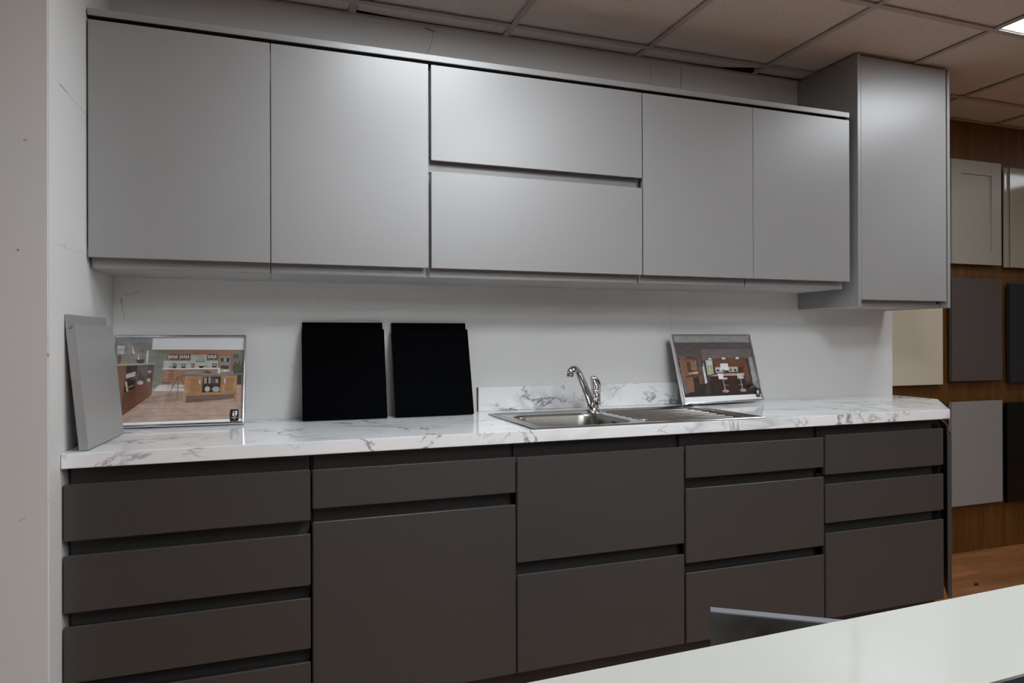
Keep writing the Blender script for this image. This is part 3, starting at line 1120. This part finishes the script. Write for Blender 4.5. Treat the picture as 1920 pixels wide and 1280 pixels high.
a([(780, 608), (1106, 600), (1108, 672), (790, 690)], 172, 168, 166)
a([(860, 552), (964, 550), (978, 648), (850, 650)], 198, 190, 188)
for q in ((800, 640, 836, 672), (990, 630, 1012, 668), (1050, 632, 1078, 668), (905, 655, 975, 682)):
    a(R(*q), 66, 56, 48)
a(R(884, 640, 904, 720), 120, 92, 44)
for q in ((690, 474, 742, 496), (882, 464, 938, 492), (1080, 458, 1132, 488)):
    a([(q[0]+8, q[1]), (q[2]-8, q[1]), (q[2], q[3]), (q[0], q[3])], 214, 210, 206)
a([(690, 738), (830, 704), (1196, 690), (1192, 728)], 182, 146, 124)
a([(700, 740), (1192, 728), (1212, 930), (742, 962)], 52, 24, 22)
a([(812, 700), (886, 700), (892, 782), (824, 782)], 184, 182, 182)
a([(880, 758), (946, 758), (938, 786), (880, 786)], 176, 174, 174)
a([(1086, 700), (1176, 698), (1180, 772), (1092, 774)], 180, 178, 178)
a(line(882, 784, 905, 950, 9), 170, 160, 158)
a(line(1134, 774, 1152, 940, 9), 170, 160, 158)
a(line(905, 862, 960, 874, 7), 150, 140, 138)
a(line(1100, 856, 1165, 858, 7), 150, 140, 138)
a(oval(908, 954, 48, 22), 168, 122, 116)
a(oval(1160, 942, 48, 22), 172, 130, 122)
a([(1268, 466), (1322, 460), (1380, 800), (1312, 842)], 146, 146, 150)
a([(1300, 842), (1380, 806), (1395, 920), (1360, 900)], 120, 122, 132)
for k in range(4):
    a(line(1230+k*30, 930-k*6, 1330+k*14, 860-k*2, 6), 96, 88, 84)
a([(200, 140), (1300, 140), (1300, 233), (200, 247)], 138, 138, 138)
a([(300, 1046), (1420, 994), (1440, 1080), (300, 1140)], 204, 207, 209)

W1, H1 = .4115, .318
picture('silver framed picture of a light oak kitchen, left of the black panels',
        lean_frame((-.0655, .4985, .9106), (.347, .4785, .9106), (-.0655, .5975, 1.212)), W1, H1, B_, map1, ((1490, 1015), (1592, 1146)))
picture('silver framed picture of a dark kitchen with bar stools, right of the tap',
        lean_frame((2.0755, .4795, .9106), (2.5225, .5295, .9106), (2.0755, .5405, 1.214), z0=.9154), .446, .306, A, map2, ((1326, 932), (1396, 1036)))

# ------------------------------------------------------------------ sample doors on the oak wall
def wall_sample(lb, x0, x1, z0, z1, mat, style):
    yf, yb_ = .73, .7495
    t = thing('sample_door', lb, 'sample door', ((x0+x1)/2, .768, z0), 'cabinet door samples hung on the oak wall')
    mb = MB()
    if style == 'shaker':
        a_, b_ = .075, .115
        mb.box(x0, x0+a_, yf, yb_, z0, z1)
        mb.box(x1-a_, x1, yf, yb_, z0, z1)
        mb.box(x0+a_, x1-a_, yf, yb_, z0, z0+a_)
        mb.box(x0+a_, x1-a_, yf, yb_, z1-a_, z1)
        d = mb.build('frame', mat, t, bevel=.0008)
        MB().box(x0+a_+.0006, x1-a_-.0006, yf+.008, yb_-.001, z0+a_+.0006, z1-a_-.0006).build('panel', mat, t)
    elif style == 'jpull':
        mb.prism([(x0+.03, yf), (x1, yf), (x1, yb_), (x0+.042, yb_), (x0+.042, yf+.006), (x0+.033, yf+.005)], 'z', z0, z1)
        d = mb.build('panel', mat, t, bevel=.001)
        MB().box(x0, x0+.0419, yf+.010, yb_, z0, z1).build('finger_pull', mat, d, bevel=.001)
    else:
        mb.box(x0, x1, yf, yb_, z0, z1)
        mb.build('panel', mat, t, bevel=.0012)
    mb = MB()
    for zz in (z0+.10, z1-.10):
        mb.box(x0+.06, x1-.06, yb_+.0002, .7683, zz-.02, zz+.02)
    mb.build('hanging_batten', m_raw, t)
wall_sample('cream shaker sample door with recessed panel, high on the oak wall', 3.942, 4.326, 1.602, 2.176, m_ss['cream'], 'shaker')
wall_sample('cream gloss sample door with side finger pull, top of rightmost column', 4.3655, 4.750, 1.594, 2.162, m_ss['creamgloss'], 'jpull')
wall_sample('plain beige gloss sample door between worktop and tall end cabinet', 3.487, 3.872, .943, 1.514, m_ss['beige'], 'flat')
wall_sample('brown gloss sample door below the cream shaker one', 3.9385, 4.330, .957, 1.526, m_ss['taupe'], 'flat')
wall_sample('dark grey gloss sample door at the right picture edge, middle row', 4.3905, 4.775, .9405, 1.5035, m_ss['anthracite'], 'flat')
wall_sample('pale grey gloss sample door beside the worktop end, bottom row', 3.935, 4.328, .272, .844, m_ss['greygloss'], 'flat')
wall_sample('black gloss sample door at the right picture edge, bottom row', 4.3645, 4.750, .262, .827, m_ss['blackgloss'], 'flat')
# speck on the floor
mb = MB()
mb.prism([(3.636, .381), (3.650, .376), (3.664, .386), (3.668, .396), (3.654, .398), (3.640, .391)], 'z', .0002, .004)
tag(mb.build('wood_chip', m_void), 'small black chip lying on the oak floor', 'debris')

# ------------------------------------------------------------------ island in the foreground
IA = Vector((.6247, -1.4586, 0))
IB = Vector((1.2512, -1.4405, 0))
ie = (IB-IA).normalized()
inn = Vector((ie.y, -ie.x, 0))
def isl(a, b, z):
    q = IA + ie*a + inn*b
    return (q.x, q.y, z)
def islbox(mb, a0, a1, b0, b1, z0, z1):
    mb.loft([[isl(a0, b0, z0), isl(a1, b0, z0), isl(a1, b1, z0), isl(a0, b1, z0)],
             [isl(a0, b0, z1), isl(a1, b0, z1), isl(a1, b1, z1), isl(a0, b1, z1)]], True, True)
    for f in mb.bm.faces:
        f.smooth = False
it = thing('kitchen_island', 'white gloss topped island in the foreground at the lower right', 'kitchen island', isl(.9, .4, 0))
mb = MB()
islbox(mb, -.35, 2.3, 0, .42, .880, .910)
mb.build('top', m_white_gloss, it, bevel=.002)
mb = MB()
islbox(mb, -.30, 2.26, .03, .39, .002, .879)
mb.build('body', m_white_matt, it)
hb = thing('hob', 'black glass hob with steel rim at the near edge of the white island', 'hob', isl(.1, .28, .9102))
mb = MB()
islbox(mb, -.2, .3985, .146, .40, .9103, .9145)
mb.build('steel_rim', m_steel, hb, bevel=.001)
mb = MB()
islbox(mb, -.192, .3905, .152, .394, .9146, .9165)
mb.build('glass_plate', m_hob, hb, bevel=.0008)

# slate effect sample board standing behind the island
s0 = Vector((1.3498, -.7044, 0))
sd = Vector((.2285, -.1594, 0)).normalized()
sn = Vector((sd.y, -sd.x, 0))
if sn.y > 0:
    sn = -sn
def sl(a, b, z):
    q = s0 + sd*a + sn*b
    return (q.x, q.y, z)
def slbox(mb, a0, a1, b0, b1, z0, z1, mi=0):
    mb.loft([[sl(a0, b0, z0), sl(a1, b0, z0), sl(a1, b1, z0), sl(a0, b1, z0)],
             [sl(a0, b0, z1), sl(a1, b0, z1), sl(a1, b1, z1), sl(a0, b1, z1)]], True, True, mi)
    for f in mb.bm.faces:
        f.smooth = False
st = thing('sample_board', 'dark slate effect board with pale grey top edge behind the white island', 'sample board', sl(.3, .01, 0))
mb = MB()
slbox(mb, 0, .62, 0.001, .026, .012, .597)
mb.build('board', m_slate, st)
mb = MB()
slbox(mb, 0, .62, 0.001, .026, .5972, .600)
mb.build('edging', m_slate_edge, st)['label'] = 'pale grey edging strip'
for q in (.08, .50):
    mb = MB()
    slbox(mb, q, q+.04, -.07, .10, .0005, .0118)
    mb.build('foot', m_darkc, st)

# ------------------------------------------------------------------ faint ambient
wd = bpy.data.worlds.new('world')
S.world = wd
wd.use_nodes = True
wd.node_tree.nodes['Background'].inputs[0].default_value = (.5, .5, .5, 1)
wd.node_tree.nodes['Background'].inputs[1].default_value = 0.0
